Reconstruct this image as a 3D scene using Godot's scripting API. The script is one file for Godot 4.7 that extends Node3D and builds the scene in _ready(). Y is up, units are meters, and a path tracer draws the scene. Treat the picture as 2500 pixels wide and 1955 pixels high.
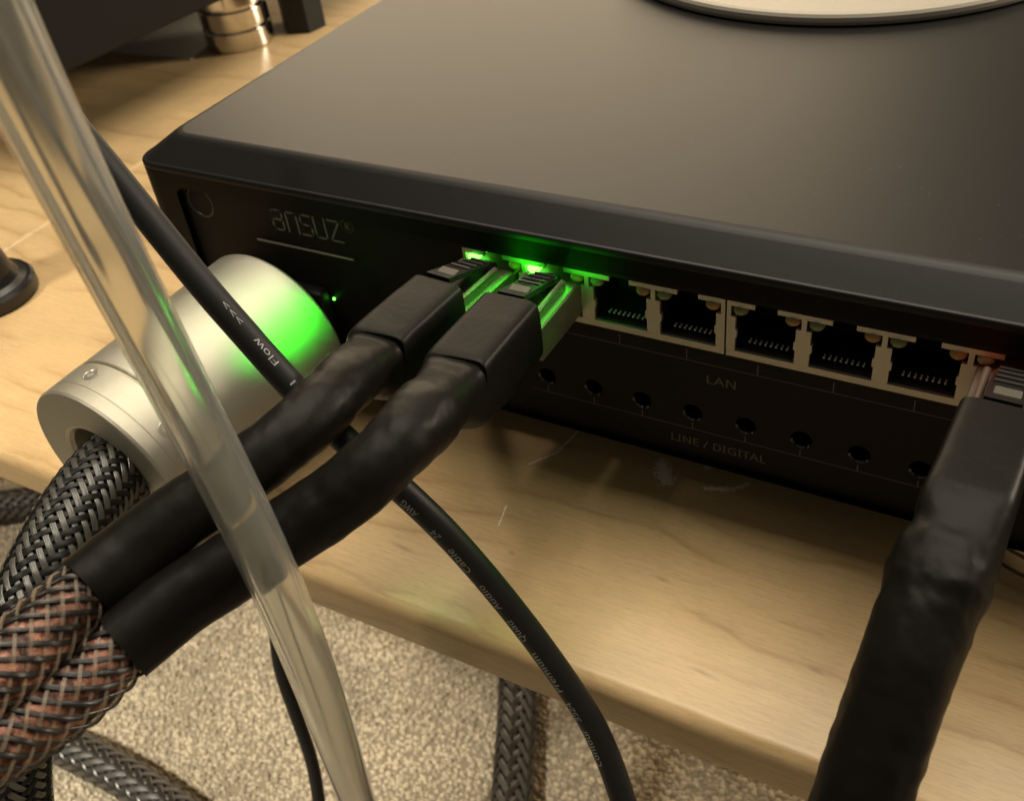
extends Node3D
# All lengths inside the builders are millimetres; the mesh writer turns them into metres.
# x runs to the right along the rear panel of the switch, y is up, z comes out of the panel; the origin is on the panel, under the post between its third and fourth socket.

const MM := 0.001
const SHELF := -43.0
const FLOOR := -250.0

class Mb:
	var st := SurfaceTool.new()
	var xf := Transform3D.IDENTITY
	var org := Vector3.ZERO
	func _init(o := Vector3.ZERO) -> void:
		org = o
		st.begin(Mesh.PRIMITIVE_TRIANGLES)
		st.set_smooth_group(-1)
	func smooth(on: bool, g := 0) -> void:
		st.set_smooth_group(g if on else -1)
	func put(p: Vector3) -> void:
		st.add_vertex((xf * p - org) * MM)
	func tri(a: Vector3, b: Vector3, c: Vector3, hint: Vector3) -> void:
		if (c - a).cross(b - a).dot(hint) < 0.0:
			put(a); put(c); put(b)
		else:
			put(a); put(b); put(c)
	func quad(a: Vector3, b: Vector3, c: Vector3, d: Vector3, hint: Vector3) -> void:
		tri(a, b, c, hint)
		tri(a, c, d, hint)
	# rows of points; flips so that faces look away from the centre line
	func grid(rows: Array, closed: bool, flip := false, uvs: Array = []) -> void:
		for i in rows.size() - 1:
			var r0: PackedVector3Array = rows[i]
			var r1: PackedVector3Array = rows[i + 1]
			var n := r0.size()
			for j in (n if closed else n - 1):
				var k := (j + 1) % n
				var idx = [[i, j], [i, k], [i + 1, k], [i, j], [i + 1, k], [i + 1, j]]
				if flip:
					idx = [[i, j], [i + 1, k], [i, k], [i, j], [i + 1, j], [i + 1, k]]
				for e in idx:
					if uvs.size():
						st.set_uv(uvs[e[0]][e[1]])
					put((rows[e[0]] as PackedVector3Array)[e[1]])
	func fan(ring: PackedVector3Array, hint: Vector3) -> void:
		var c := Vector3.ZERO
		for p in ring:
			c += p
		c /= ring.size()
		for j in ring.size():
			tri(c, ring[j], ring[(j + 1) % ring.size()], hint)
	# box with chamfered edges
	func box(c: Vector3, s: Vector3, b := 0.0) -> void:
		var h := s * 0.5
		if b <= 0.0:
			for ax in 3:
				for sg in [-1.0, 1.0]:
					var n := Vector3.ZERO
					n[ax] = sg
					var u := (ax + 1) % 3
					var w := (ax + 2) % 3
					var q := []
					for e in [[-1, -1], [1, -1], [1, 1], [-1, 1]]:
						var p := Vector3.ZERO
						p[ax] = sg * h[ax]; p[u] = e[0] * h[u]; p[w] = e[1] * h[w]
						q.append(c + p)
					quad(q[0], q[1], q[2], q[3], n)
			return
		var cor := {}
		for x in [-1, 1]:
			for y in [-1, 1]:
				for z in [-1, 1]:
					var sg := Vector3(x, y, z)
					for ax in 3:
						var p := Vector3.ZERO
						for k in 3:
							p[k] = sg[k] * (h[k] if k == ax else h[k] - b)
						cor[[x, y, z, ax]] = c + p
					tri(cor[[x, y, z, 0]], cor[[x, y, z, 1]], cor[[x, y, z, 2]], sg)
		for ax in 3:
			for sg in [-1, 1]:
				var q := []
				for e in [[-1, -1], [1, -1], [1, 1], [-1, 1]]:
					var k := [0, 0, 0]
					k[ax] = sg; k[(ax + 1) % 3] = e[0]; k[(ax + 2) % 3] = e[1]
					q.append(cor[[k[0], k[1], k[2], ax]])
				var n := Vector3.ZERO
				n[ax] = sg
				quad(q[0], q[1], q[2], q[3], n)
		for ax in 3:
			var u := (ax + 1) % 3
			var w := (ax + 2) % 3
			for e in [[-1, -1], [1, -1], [1, 1], [-1, 1]]:
				var q := []
				for t in [[-1, u], [1, u], [1, w], [-1, w]]:
					var k := [0, 0, 0]
					k[ax] = t[0]; k[u] = e[0]; k[w] = e[1]
					q.append(cor[[k[0], k[1], k[2], t[1]]])
				var n := Vector3.ZERO
				n[u] = e[0]; n[w] = e[1]
				quad(q[0], q[1], q[2], q[3], n)
	# flat outline in x, y pushed from z0 to z1
	func prism(poly: PackedVector2Array, z0: float, z1: float, back := false) -> void:
		var t := Geometry2D.triangulate_polygon(poly)
		for i in range(0, t.size(), 3):
			var a := poly[t[i]]
			var b := poly[t[i + 1]]
			var c := poly[t[i + 2]]
			tri(Vector3(a.x, a.y, z1), Vector3(b.x, b.y, z1), Vector3(c.x, c.y, z1), Vector3(0, 0, z1 - z0))
			if back:
				tri(Vector3(a.x, a.y, z0), Vector3(b.x, b.y, z0), Vector3(c.x, c.y, z0), Vector3(0, 0, z0 - z1))
		var ccw := not Geometry2D.is_polygon_clockwise(poly)
		for i in poly.size():
			var a := poly[i]
			var b := poly[(i + 1) % poly.size()]
			var n := Vector3(b.y - a.y, a.x - b.x, 0) * (1.0 if ccw else -1.0)
			quad(Vector3(a.x, a.y, z0), Vector3(b.x, b.y, z0), Vector3(b.x, b.y, z1), Vector3(a.x, a.y, z1), n)
	# profile of (radius, height) pairs turned round an axis
	func lathe(prof: Array, at: Vector3, axis := Vector3.UP, n := 64) -> void:
		var w := axis.normalized()
		var u := w.cross(Vector3(0, 0, 1) if absf(w.z) < 0.9 else Vector3(0, 1, 0)).normalized()
		var vv := w.cross(u)
		for k in prof.size() - 1:
			var a: Vector2 = prof[k]
			var b: Vector2 = prof[k + 1]
			smooth(true, k + 1)
			var rows := []
			for q in [a, b]:
				var r := PackedVector3Array()
				for j in n:
					var t := TAU * j / n
					r.append(at + w * q.y + (u * cos(t) + vv * sin(t)) * q.x)
				rows.append(r)
			grid(rows, true, false)
		smooth(false)
	func ball(c: Vector3, s: Vector3, n := 12) -> void:
		smooth(true)
		var rows := []
		for i in n / 2 + 1:
			var r := PackedVector3Array()
			var ph := PI * i / (n / 2)
			for j in n:
				var t := TAU * j / n
				r.append(c + Vector3(sin(ph) * cos(t) * s.x, cos(ph) * s.y, sin(ph) * sin(t) * s.z))
			rows.append(r)
		grid(rows, true, false)
		smooth(false)
	func mesh() -> ArrayMesh:
		st.generate_normals()
		return st.commit()

var noise := FastNoiseLite.new()

func num(called: String, parent: Node) -> String:
	if not parent.has_node(NodePath(called)):
		return called
	var k := 1
	while parent.has_node(NodePath("%s_%03d" % [called, k])):
		k += 1
	return "%s_%03d" % [called, k]

var org := Vector3.ZERO

func thing(called: String, label: String, category: String, at: Vector3, group := "") -> Node3D:
	var o := Node3D.new()
	o.name = num(called, self)
	add_child(o)
	o.position = at * MM
	org = at
	o.set_meta("label", label)
	o.set_meta("category", category)
	if group:
		o.set_meta("group", group)
	return o

func part(called: String, m: Mb, mat: Material, parent: Node3D) -> MeshInstance3D:
	var o := MeshInstance3D.new()
	o.name = num(called, parent)
	o.mesh = m.mesh()
	o.material_override = mat
	parent.add_child(o, true)
	return o

func mb() -> Mb:
	return Mb.new(org)

func lin(r: float, g: float, b: float) -> Color:
	return Color(r, g, b).linear_to_srgb()

func mat(r: float, g: float, b: float, rough := 0.5, metal := 0.0, spec := 0.5) -> StandardMaterial3D:
	var m := StandardMaterial3D.new()
	m.albedo_color = lin(r, g, b)
	m.roughness = rough
	m.metallic = metal
	m.metallic_specular = spec
	return m

func bump(m: StandardMaterial3D, freq: float, strength: float, scale: float, oct := 3) -> StandardMaterial3D:
	var n := FastNoiseLite.new()
	n.noise_type = FastNoiseLite.TYPE_SIMPLEX_SMOOTH
	n.frequency = freq
	n.fractal_octaves = oct
	var t := NoiseTexture2D.new()
	t.width = 512; t.height = 512; t.seamless = true; t.as_normal_map = true; t.bump_strength = 6.0
	t.noise = n
	m.normal_enabled = true
	m.normal_texture = t
	m.normal_scale = strength
	m.uv1_triplanar = true
	m.uv1_world_triplanar = true
	m.uv1_scale = Vector3.ONE * scale
	return m

# a smooth curve through points, sampled evenly: arrays of point, width
func curve(pts: Array, step := 1.0) -> Array:
	var out := []
	for i in pts.size() - 1:
		var a = pts[maxi(i - 1, 0)]
		var b = pts[i]
		var c = pts[i + 1]
		var d = pts[mini(i + 2, pts.size() - 1)]
		var n := maxi(2, int(ceil((c[0] - b[0]).length() / step)))
		for k in n:
			var t := float(k) / n
			var e := []
			for f in b.size():
				if b[f] is Vector3:
					e.append((b[f] as Vector3).cubic_interpolate(c[f], a[f], d[f], t))
				else:
					e.append(cubic_interpolate(b[f], c[f], a[f], d[f], t))
			out.append(e)
	out.append(pts[-1])
	return out

func soften(c: Array, times: int) -> Array:
	for t in times:
		var q := c.duplicate(true)
		for i in range(1, c.size() - 1):
			for f in c[i].size():
				q[i][f] = (c[i - 1][f] + c[i][f] * 2.0 + c[i + 1][f]) / 4.0
		c = q
	return c

# frames along a curve: [tangent, side, up]
func frames(c: Array, up := Vector3.UP) -> Array:
	var out := []
	var side := Vector3.ZERO
	for i in c.size():
		var t: Vector3 = (c[mini(i + 1, c.size() - 1)][0] - c[maxi(i - 1, 0)][0]).normalized()
		if i == 0:
			side = t.cross(up).normalized()
		else:
			side = (side - t * side.dot(t)).normalized()
		out.append([t, side, side.cross(t)])
	return out

# round or boxy tube along samples of [point, width, height, squareness]
func sweep(m: Mb, c: Array, n := 32, wrinkle := 0.0, freq := 0.35, caps := true, up := Vector3.UP, inner := false, weave := 0.0) -> void:
	var fr := frames(c, up)
	var rows := []
	for i in c.size():
		var e = c[i]
		var w: float = e[1] * 0.5
		var h: float = (e[2] if e.size() > 2 else e[1]) * 0.5
		var ex: float = 2.0 / (e[3] if e.size() > 3 else 2.0)
		var r := PackedVector3Array()
		for j in n:
			var a := TAU * j / n
			var ca := cos(a)
			var sa := sin(a)
			var p: Vector3 = e[0] + fr[i][1] * (signf(ca) * pow(absf(ca), ex) * w) + fr[i][2] * (signf(sa) * pow(absf(sa), ex) * h)
			if wrinkle > 0.0:
				var amt: float = wrinkle * (e[4] if e.size() > 4 else 1.0)
				var out_dir := (p - (e[0] as Vector3)).normalized()
				if i > int(c.size() * 0.45):
					p += out_dir * weave * (0.5 + 1.4 * noise.get_noise_3dv(p * 9.0)) * sin(a * 5.0 + i * 0.42) * sin(a * 5.0 - i * 0.42 + 1.0)
				p += out_dir * amt * (noise.get_noise_3dv(p * freq * 40.0) + 0.5 * noise.get_noise_3dv(p * freq * 95.0 + Vector3(50, 0, 0)))
			r.append(p)
		rows.append(r)
	m.smooth(true)
	m.grid(rows, true, inner)
	m.smooth(false)
	if caps:
		m.fan(rows[0], -fr[0][0])
		m.fan(rows[-1], fr[-1][0])

# one woven strand of a braid: a flat ribbon of a few filaments wound round a curve
func strand(m: Mb, c: Array, fr: Array, i: int, way: float, count: int, width: float, turn: float, lift: float, twill: bool, fil := 4) -> void:
	var rows := []
	var s := 0.0
	for k in c.size():
		if k > 0:
			s += (c[k][0] - c[k - 1][0]).length()
		var r: float = c[k][1] * 0.5
		var ph := TAU * turn * s
		var a := TAU * i / count + way * ph
		var ht: float
		if twill:
			ht = cos(PI * i + way * count * ph / 2.0 - PI / 4.0) * way
		else:
			ht = cos(count * ph) * way
		var row := PackedVector3Array()
		var n := fil * 3
		for q in n + 1:
			var f := float(q) / n - 0.5
			var a2 := a + f * width / r
			var ridge := absf(sin(PI * fil * (f + 0.5))) * 0.16 - 0.35 * (2.0 * f) * (2.0 * f) * 0.5
			var rr := r + lift * ht + ridge
			row.append(c[k][0] + (fr[k][1] * cos(a2) + fr[k][2] * sin(a2)) * rr)
		rows.append(row)
	m.smooth(true)
	m.grid(rows, false, true)

func braid(parent: Node3D, c: Array, count: int, width: float, width_b: float, turn: float, lift: float, twill: bool, m1: Material, m2: Material, singly: bool, fil := 4) -> void:
	var fr := frames(c)
	var joined := [mb(), mb()]
	for way in [1.0, -1.0]:
		for i in count:
			var b: Mb = mb() if singly else joined[0 if way > 0 else 1]
			strand(b, c, fr, i, way, count, width if way > 0 else width_b, turn, lift, twill, fil)
			if singly:
				part("strand", b, m1 if way > 0 else m2, parent)
	if not singly:
		for k in 2:
			part("braid", joined[k], [m1, m2][k], parent).set_meta("kind", "stuff")

func text_on(m: Mb, text: String, height: float, place: Callable, bold := false, thick := 0.02) -> float:
	var t := TextMesh.new()
	var f := SystemFont.new()
	f.font_names = PackedStringArray(["Droid Sans"])
	if bold:
		f.font_weight = 700
	t.font = f
	t.text = text
	t.font_size = 48
	t.pixel_size = height / (48 * 0.72)
	t.depth = 0.0
	t.curve_step = 2.0
	t.horizontal_alignment = HORIZONTAL_ALIGNMENT_LEFT
	t.vertical_alignment = VERTICAL_ALIGNMENT_BOTTOM
	var arr := t.get_mesh_arrays()
	var v: PackedVector3Array = arr[Mesh.ARRAY_VERTEX]
	var ix: PackedInt32Array = arr[Mesh.ARRAY_INDEX]
	var lo := 1e9
	var hi := -1e9
	var ylo := 1e9
	for p in v:
		lo = minf(lo, p.x); hi = maxf(hi, p.x); ylo = minf(ylo, p.y)
	for i in range(0, ix.size(), 3):
		var a: Vector3 = v[ix[i]] - Vector3(lo, 0, 0)
		var b: Vector3 = v[ix[i + 1]] - Vector3(lo, 0, 0)
		var c: Vector3 = v[ix[i + 2]] - Vector3(lo, 0, 0)
		fine(m, a, b, c, hi - lo, place, height * 0.22)
	return hi - lo

func fine(m: Mb, a: Vector3, b: Vector3, c: Vector3, wide: float, place: Callable, most: float) -> void:
	var ab := a.distance_to(b)
	var bc := b.distance_to(c)
	var ca := c.distance_to(a)
	var big := maxf(ab, maxf(bc, ca))
	if big > most:
		if ab == big:
			fine(m, a, (a + b) / 2, c, wide, place, most); fine(m, (a + b) / 2, b, c, wide, place, most)
		elif bc == big:
			fine(m, a, b, (b + c) / 2, wide, place, most); fine(m, a, (b + c) / 2, c, wide, place, most)
		else:
			fine(m, a, b, (c + a) / 2, wide, place, most); fine(m, (c + a) / 2, b, c, wide, place, most)
		return
	var pa: Array = place.call(a, wide)
	var pb: Array = place.call(b, wide)
	var pc: Array = place.call(c, wide)
	m.tri(pa[0], pb[0], pc[0], pa[1])


func area(at: Vector3, to: Vector3, size: Vector2, energy: float, col: Color, called: String) -> void:
	var l := AreaLight3D.new()
	l.name = called
	l.area_size = size
	l.light_energy = energy
	l.light_color = col
	l.area_range = 8.0
	l.area_attenuation = 2.0
	l.shadow_enabled = true
	add_child(l)
	l.look_at_from_position(at, to, Vector3(0, 0, -1) if absf((to - at).normalized().y) > 0.95 else Vector3.UP)

func beam(at: Vector3, to: Vector3, half: float, energy: float, col: Color, called: String, size: float) -> void:
	var l := SpotLight3D.new()
	l.name = called
	l.light_energy = energy
	l.light_color = col
	l.light_size = size
	l.spot_angle = half
	l.spot_angle_attenuation = 1.0
	l.spot_range = 4.0
	l.spot_attenuation = 2.0
	l.shadow_enabled = true
	add_child(l)
	l.look_at_from_position(at, to, Vector3.UP)

func glow_point(at: Vector3, energy: float, col: Color, called: String, size := 0.0008) -> void:
	var l := OmniLight3D.new()
	l.name = called
	l.light_energy = energy
	l.light_color = col
	l.light_size = size
	l.omni_range = 0.4
	l.omni_attenuation = 2.0
	l.shadow_enabled = true
	l.position = at * MM
	add_child(l)

# ------------------------------------------------------------------ materials
var M := {}

func materials() -> void:
	M.case = bump(mat(0.0035, 0.003, 0.0026, 0.42, 0.0, 0.40), 0.14, 0.12, 90.0, 2)
	M.body = bump(mat(0.0035, 0.003, 0.0025, 0.45, 0.0, 0.2), 0.10, 0.3, 90.0, 2)
	M.panel = bump(mat(0.011, 0.0098, 0.0080, 0.5, 0.0, 0.22), 0.1, 0.3, 70.0, 2)
	M.dark = mat(0.012, 0.012, 0.012, 0.5)
	M.hole = mat(0.004, 0.004, 0.004, 0.12, 0.0, 0.9)
	M.print_grey = mat(0.085, 0.08, 0.072, 0.6)
	M.print_line = mat(0.34, 0.32, 0.27, 0.45, 0.4)
	M.print_white = mat(0.38, 0.39, 0.39, 0.5)
	M.tin = bump(mat(0.46, 0.43, 0.36, 0.4, 0.55), 0.1, 0.25, 60.0)
	M.gold = mat(0.92, 0.9, 0.86, 0.3, 0.4, 0.8)  # near-white colour stands in for the glints on the socket contacts
	M.led_green_off = mat(0.20, 0.22, 0.10, 0.35)
	M.led_amber_off = mat(0.36, 0.22, 0.08, 0.35)
	M.led_on = mat(0.2, 0.9, 0.2, 0.4)
	M.led_on.emission_enabled = true
	M.led_on.emission = Color(0.35, 1.0, 0.25)
	M.led_on.emission_energy_multiplier = 7.0
	M.led_red = mat(0.4, 0.12, 0.04, 0.4)
	M.led_red.emission_enabled = true
	M.led_red.emission = Color(1.0, 0.1, 0.03)
	M.led_red.emission_energy_multiplier = 0.08
	M.silver = bump(mat(0.46, 0.43, 0.35, 0.40, 0.75), 0.4, 0.35, 80.0, 2)
	M.puck = bump(mat(0.40, 0.36, 0.30, 0.5, 0.3), 0.4, 0.3, 80.0, 2)
	M.shrink = bump(mat(0.0075, 0.0066, 0.0053, 0.43, 0.0, 0.25), 0.03, 0.1, 40.0, 4)
	M.plug_black = mat(0.009, 0.0085, 0.008, 0.42, 0.0, 0.35)
	M.plug_metal = bump(mat(0.115, 0.092, 0.07, 0.36, 0.25), 0.06, 0.15, 60.0)
	M.pad = mat(0.065, 0.058, 0.04, 0.5)
	M.rubber = bump(mat(0.013, 0.013, 0.013, 0.48, 0.0, 0.4), 0.2, 0.15, 50.0)
	M.strand_sheen = mat(0.07, 0.066, 0.056, 0.3, 0.0, 0.8)  # sheen on one strand direction, put into a lighter colour
	M.strand_b = mat(0.008, 0.0075, 0.007, 0.35, 0.0, 0.4)
	M.core_black = mat(0.008, 0.008, 0.008, 0.7)
	M.core_copper = bump(mat(1, 1, 1, 0.42, 0.3), 0.05, 0.6, 90.0)
	var cn := FastNoiseLite.new(); cn.frequency = 0.012; cn.fractal_octaves = 3
	var ct := NoiseTexture2D.new(); ct.width = 256; ct.height = 256; ct.seamless = true; ct.noise = cn
	var cg := Gradient.new()
	cg.offsets = PackedFloat32Array([0.0, 0.42, 0.52, 0.66, 1.0])
	cg.colors = PackedColorArray([lin(0.03, 0.012, 0.008), lin(0.05, 0.018, 0.011), lin(0.24, 0.09, 0.046), lin(0.46, 0.21, 0.135), lin(0.58, 0.30, 0.21)])
	ct.color_ramp = cg
	M.core_copper.albedo_texture = ct
	M.strand_clear = mat(0.36, 0.27, 0.19, 0.3, 0.0, 0.8)
	M.strand_clear.transparency = BaseMaterial3D.TRANSPARENCY_ALPHA
	M.strand_clear.albedo_color.a = 0.38
	M.strand_clear.roughness = 0.3
	M.strand_black = mat(0.014, 0.012, 0.011, 0.3, 0.0, 0.6)
	M.amp = bump(mat(0.008, 0.0078, 0.0082, 0.5, 0.0, 0.3), 0.3, 0.3, 60.0)
	M.chrome = mat(0.68, 0.65, 0.61, 0.12, 1.0)
	M.light_patch = mat(0.62, 0.58, 0.48, 0.35)
	M.clear = StandardMaterial3D.new()
	M.clear.albedo_color = Color(0.96, 0.96, 0.94, 0.08)
	M.clear.roughness = 0.085
	M.clear.refraction_enabled = true
	M.clear.refraction_scale = 0.045
	M.carpet_back = mat(0.36, 0.31, 0.23, 0.95)

# ------------------------------------------------------------------ setting
func wood_image() -> Image:
	var w := 2048
	var h := 980
	var a := FastNoiseLite.new(); a.seed = 3; a.frequency = 1.0; a.fractal_octaves = 3
	var fib := FastNoiseLite.new(); fib.seed = 9; fib.frequency = 1.0; fib.fractal_octaves = 2
	var im := Image.create(w, h, false, Image.FORMAT_RGB8)
	var data := PackedByteArray()
	data.resize(w * h * 3)
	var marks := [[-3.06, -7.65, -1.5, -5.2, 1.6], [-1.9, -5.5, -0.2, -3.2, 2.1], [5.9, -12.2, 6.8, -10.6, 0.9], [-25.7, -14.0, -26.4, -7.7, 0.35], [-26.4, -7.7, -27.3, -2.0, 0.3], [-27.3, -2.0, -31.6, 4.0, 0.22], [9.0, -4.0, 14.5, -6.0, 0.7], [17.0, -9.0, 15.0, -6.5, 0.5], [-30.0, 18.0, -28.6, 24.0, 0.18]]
	var flecks := [[-44.7, 38.0, 3.2, 0.5], [25.4, 41.9, 2.6, 0.45], [-22.0, 30.0, 0.7, 0.5], [44.0, 33.0, 1.5, 0.4], [-75.0, 36.0, 1.6, 0.3], [10.0, 24.0, 1.8, 0.3]]
	for y in h:
		var z := -145.0 + y * 0.2
		for x in w:
			var X := -250.0 + x * 0.2
			var base := a.get_noise_2d(X * 0.006, z * 0.022)
			var wave := z + 9.0 * a.get_noise_2d(X * 0.009 + 40.0, z * 0.010) + 2.2 * a.get_noise_2d(X * 0.03, z * 0.02 + 90.0)
			var band := wave / 9.5
			var f := band - floorf(band)
			var id := floorf(band)
			var on := clampf(a.get_noise_2d(X * 0.012 + id * 17.0, id * 5.3) * 2.4 + 0.5, 0.0, 1.0)
			var line := exp(-pow((f - 0.5) / 0.07, 2.0)) * on * 0.42 + exp(-pow((f - 0.42) / 0.2, 2.0)) * on * 0.25
			var fine := fib.get_noise_2d(X * 0.05, z * 1.3) * 0.5 + fib.get_noise_2d(X * 0.25, z * 3.0) * 0.35
			var pore := fib.get_noise_2d(X * 0.16 + 70.0, z * 2.6)
			fine += fib.get_noise_2d(X * 0.14 + 11.0, z * 4.5) * 0.3 - (0.55 if pore > 0.42 else 0.0)
			var blot := a.get_noise_2d(X * 0.05 + 300.0, z * 0.05)
			var v := 1.0 + base * 0.16 + fine * 0.17 + blot * 0.05 - line * 0.32
			var r := 0.60 * v
			var g := 0.418 * v * (1.0 - line * 0.10)
			var b := 0.212 * v * (1.0 - line * 0.22)
			for k in flecks:
				var dx: float = (X - k[0]) / k[2]
				var dz: float = (z - k[1] - 0.12 * (X - k[0])) / k[3]
				var q := dx * dx + dz * dz
				if q < 4.0:
					var e := exp(-q) * 0.33
					r *= 1.0 - e; g *= 1.0 - e; b *= 1.0 - e
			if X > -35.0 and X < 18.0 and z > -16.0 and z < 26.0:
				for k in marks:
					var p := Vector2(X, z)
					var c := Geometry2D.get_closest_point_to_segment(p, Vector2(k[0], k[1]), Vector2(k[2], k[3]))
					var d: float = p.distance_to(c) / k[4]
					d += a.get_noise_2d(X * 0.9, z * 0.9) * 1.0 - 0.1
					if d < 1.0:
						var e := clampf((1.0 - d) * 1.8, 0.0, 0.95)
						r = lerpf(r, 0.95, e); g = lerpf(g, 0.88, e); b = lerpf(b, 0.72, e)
			var o := (y * w + x) * 3
			data[o] = int(255.0 * pow(clampf(r, 0, 1), 1.0 / 2.2))
			data[o + 1] = int(255.0 * pow(clampf(g, 0, 1), 1.0 / 2.2))
			data[o + 2] = int(255.0 * pow(clampf(b, 0, 1), 1.0 / 2.2))
	im.set_data(w, h, false, Image.FORMAT_RGB8, data)
	return im

func board(called: String, label: String, x0: float, x1: float, z0: float, z1: float, m: Material, front_r: float, side_r: float) -> void:
	var o := thing(called, label, "shelf", Vector3((x0 + x1) / 2.0, SHELF - 11.5, (z0 + z1) / 2.0))
	var b := mb()
	var th := 11.5
	var prof := []   # (z, y, v)
	for k in 9:
		var t := PI / 2.0 * k / 8.0
		prof.append(Vector2(z0 + front_r - front_r * cos(t), SHELF - front_r + front_r * sin(t)))
	for k in 11:
		var t := PI / 2.0 * k / 10.0
		prof.append(Vector2(z1 - front_r + front_r * sin(t), SHELF - front_r + front_r * cos(t)))
	for k in 5:
		var t := PI / 2.0 * k / 4.0
		prof.append(Vector2(z1 - 2.0 + 2.0 * cos(t), SHELF - th + 2.0 - 2.0 * sin(t)))
	prof.append(Vector2(z0, SHELF - th))
	var xs := []
	for k in 6:
		var t := PI / 2.0 * k / 5.0
		xs.append([x0 + side_r - side_r * sin(PI / 2.0 - t), side_r * (1.0 - sin(t))])
	xs.append([x1 - side_r, 0.0])
	for k in range(1, 6):
		var t := PI / 2.0 * k / 5.0
		xs.append([x1 - side_r + side_r * sin(t), side_r * (1.0 - cos(t))])
	var rows := []
	var uvs := []
	for e in xs:
		var row := PackedVector3Array()
		var uv := []
		var arc := 0.0
		for k in prof.size():
			var p: Vector2 = prof[k]
			if k > 0:
				arc += p.distance_to(prof[k - 1])
			var y := p.y
			if y > SHELF - th + 4.0:
				y -= e[1]
			row.append(Vector3(e[0], y, p.x))
			uv.append(Vector2((e[0] + 250.0) / 409.6, (z0 + arc + 145.0) / 196.0))
		rows.append(row)
		uvs.append(uv)
	b.smooth(true)
	b.grid(rows, false, false, uvs)
	b.smooth(false)
	b.fan(rows[0], Vector3.LEFT)
	b.fan(rows[-1], Vector3.RIGHT)
	part("board", b, m, o)

func setting() -> void:
	var wm := StandardMaterial3D.new()
	wm.albedo_texture = ImageTexture.create_from_image(wood_image())
	wm.roughness = 0.32
	wm.metallic_specular = 0.5
	M.wood = wm
	board("wooden_shelf", "pale maple shelf with a rounded front edge under the black network switch", -247.0, 330.0, -330.0, 51.0, wm, 3.4, 1.0)
	board("wooden_shelf", "maple shelf board butted to the main shelf, under the black component at the back left", -760.0, -247.5, -330.0, 51.0, wm, 3.4, 2.2)
	# carpet
	var g := MeshInstance3D.new()
	g.name = "carpet"
	var b := Mb.new()
	b.quad(Vector3(-1500, FLOOR + 0.7, -900), Vector3(1000, FLOOR + 0.7, -900), Vector3(1000, FLOOR + 0.7, 700), Vector3(-1500, FLOOR + 0.7, 700), Vector3.UP)
	g.mesh = b.mesh()
	g.material_override = M.carpet_back
	g.set_meta("kind", "structure")
	g.set_meta("label", "beige looped carpet on the floor below the shelf")
	add_child(g)
	var rng := RandomNumberGenerator.new()
	rng.seed = 5
	var tb := Mb.new()
	tb.smooth(true)
	var rows := []
	for i in 5:
		var ph := PI * (0.02 + 0.6 * i / 4.0)
		var row := PackedVector3Array()
		for j in 7:
			var t := TAU * j / 7
			row.append(Vector3(sin(ph) * cos(t) * 1.25, cos(ph) * 1.1 + 0.6, sin(ph) * sin(t) * 0.95))
		rows.append(row)
	tb.grid(rows, true, true)
	var tm := mat(1, 1, 1, 0.9, 0.0, 0.3)
	tm.vertex_color_use_as_albedo = true
	var mm := MultiMesh.new()
	mm.transform_format = MultiMesh.TRANSFORM_3D
	mm.use_colors = true
	mm.mesh = tb.mesh()
	var spots := []
	var z := -200.0
	var k := 0
	while z < 140.0:
		var x := -470.0 + (1.07 if k % 2 else 0.0)
		while x < 130.0:
			spots.append(Vector3(x, 0, z))
			x += 2.15
		z += 1.55
		k += 1
	mm.instance_count = spots.size()
	for i in spots.size():
		var p: Vector3 = spots[i]
		var big := noise.get_noise_2d(p.x * 1.2, p.z * 1.2)
		p += Vector3(rng.randf_range(-0.9, 0.9), FLOOR + rng.randf_range(-0.9, 0.5), rng.randf_range(-0.6, 0.6))
		var bs := Basis(Vector3.UP, rng.randf_range(-0.7, 0.7)).rotated(Vector3.RIGHT, rng.randf_range(-0.3, 0.3)).scaled(Vector3.ONE * rng.randf_range(0.75, 1.25))
		mm.set_instance_transform(i, Transform3D(bs, p * MM))
		var v := clampf(0.97 + big * 0.35 + rng.randf_range(-0.3, 0.22), 0.3, 1.3)
		mm.set_instance_color(i, Color(0.64 * v, 0.575 * v, 0.445 * v))
	var mi := MultiMeshInstance3D.new()
	mi.name = "carpet_loops"
	mi.multimesh = mm
	mi.material_override = tm
	mi.set_meta("kind", "stuff")
	g.add_child(mi)

# ------------------------------------------------------------------ the switch
const P := 13.97
const GAP := 1.0

func ring_rect(x0: float, x1: float, y0: float, y1: float, r: float, n := 6) -> PackedVector2Array:
	var out := PackedVector2Array()
	var cs := [[x1 - r, y1 - r, 0.0], [x0 + r, y1 - r, PI / 2], [x0 + r, y0 + r, PI], [x1 - r, y0 + r, 3 * PI / 2]]
	for c in cs:
		for k in n + 1:
			var t: float = c[2] + PI / 2 * k / n
			out.append(Vector2(c[0] + r * cos(t), c[1] + r * sin(t)))
	return out

func rect_face(b: Mb, x0: float, x1: float, y0: float, y1: float, z: float) -> void:
	b.quad(Vector3(x0, y0, z), Vector3(x1, y0, z), Vector3(x1, y1, z), Vector3(x0, y1, z), Vector3.BACK)

func stroke(b: Mb, pts: Array, w: float, z: float) -> void:
	for i in pts.size() - 1:
		var a: Vector2 = pts[i]
		var c: Vector2 = pts[i + 1]
		var t := (c - a).normalized() * w * 0.5
		var n := Vector2(-t.y, t.x)
		var q := [a - t + n, c + t + n, c + t - n, a - t - n]
		b.quad(Vector3(q[0].x, q[0].y, z), Vector3(q[1].x, q[1].y, z), Vector3(q[2].x, q[2].y, z), Vector3(q[3].x, q[3].y, z), Vector3.BACK)

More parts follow.
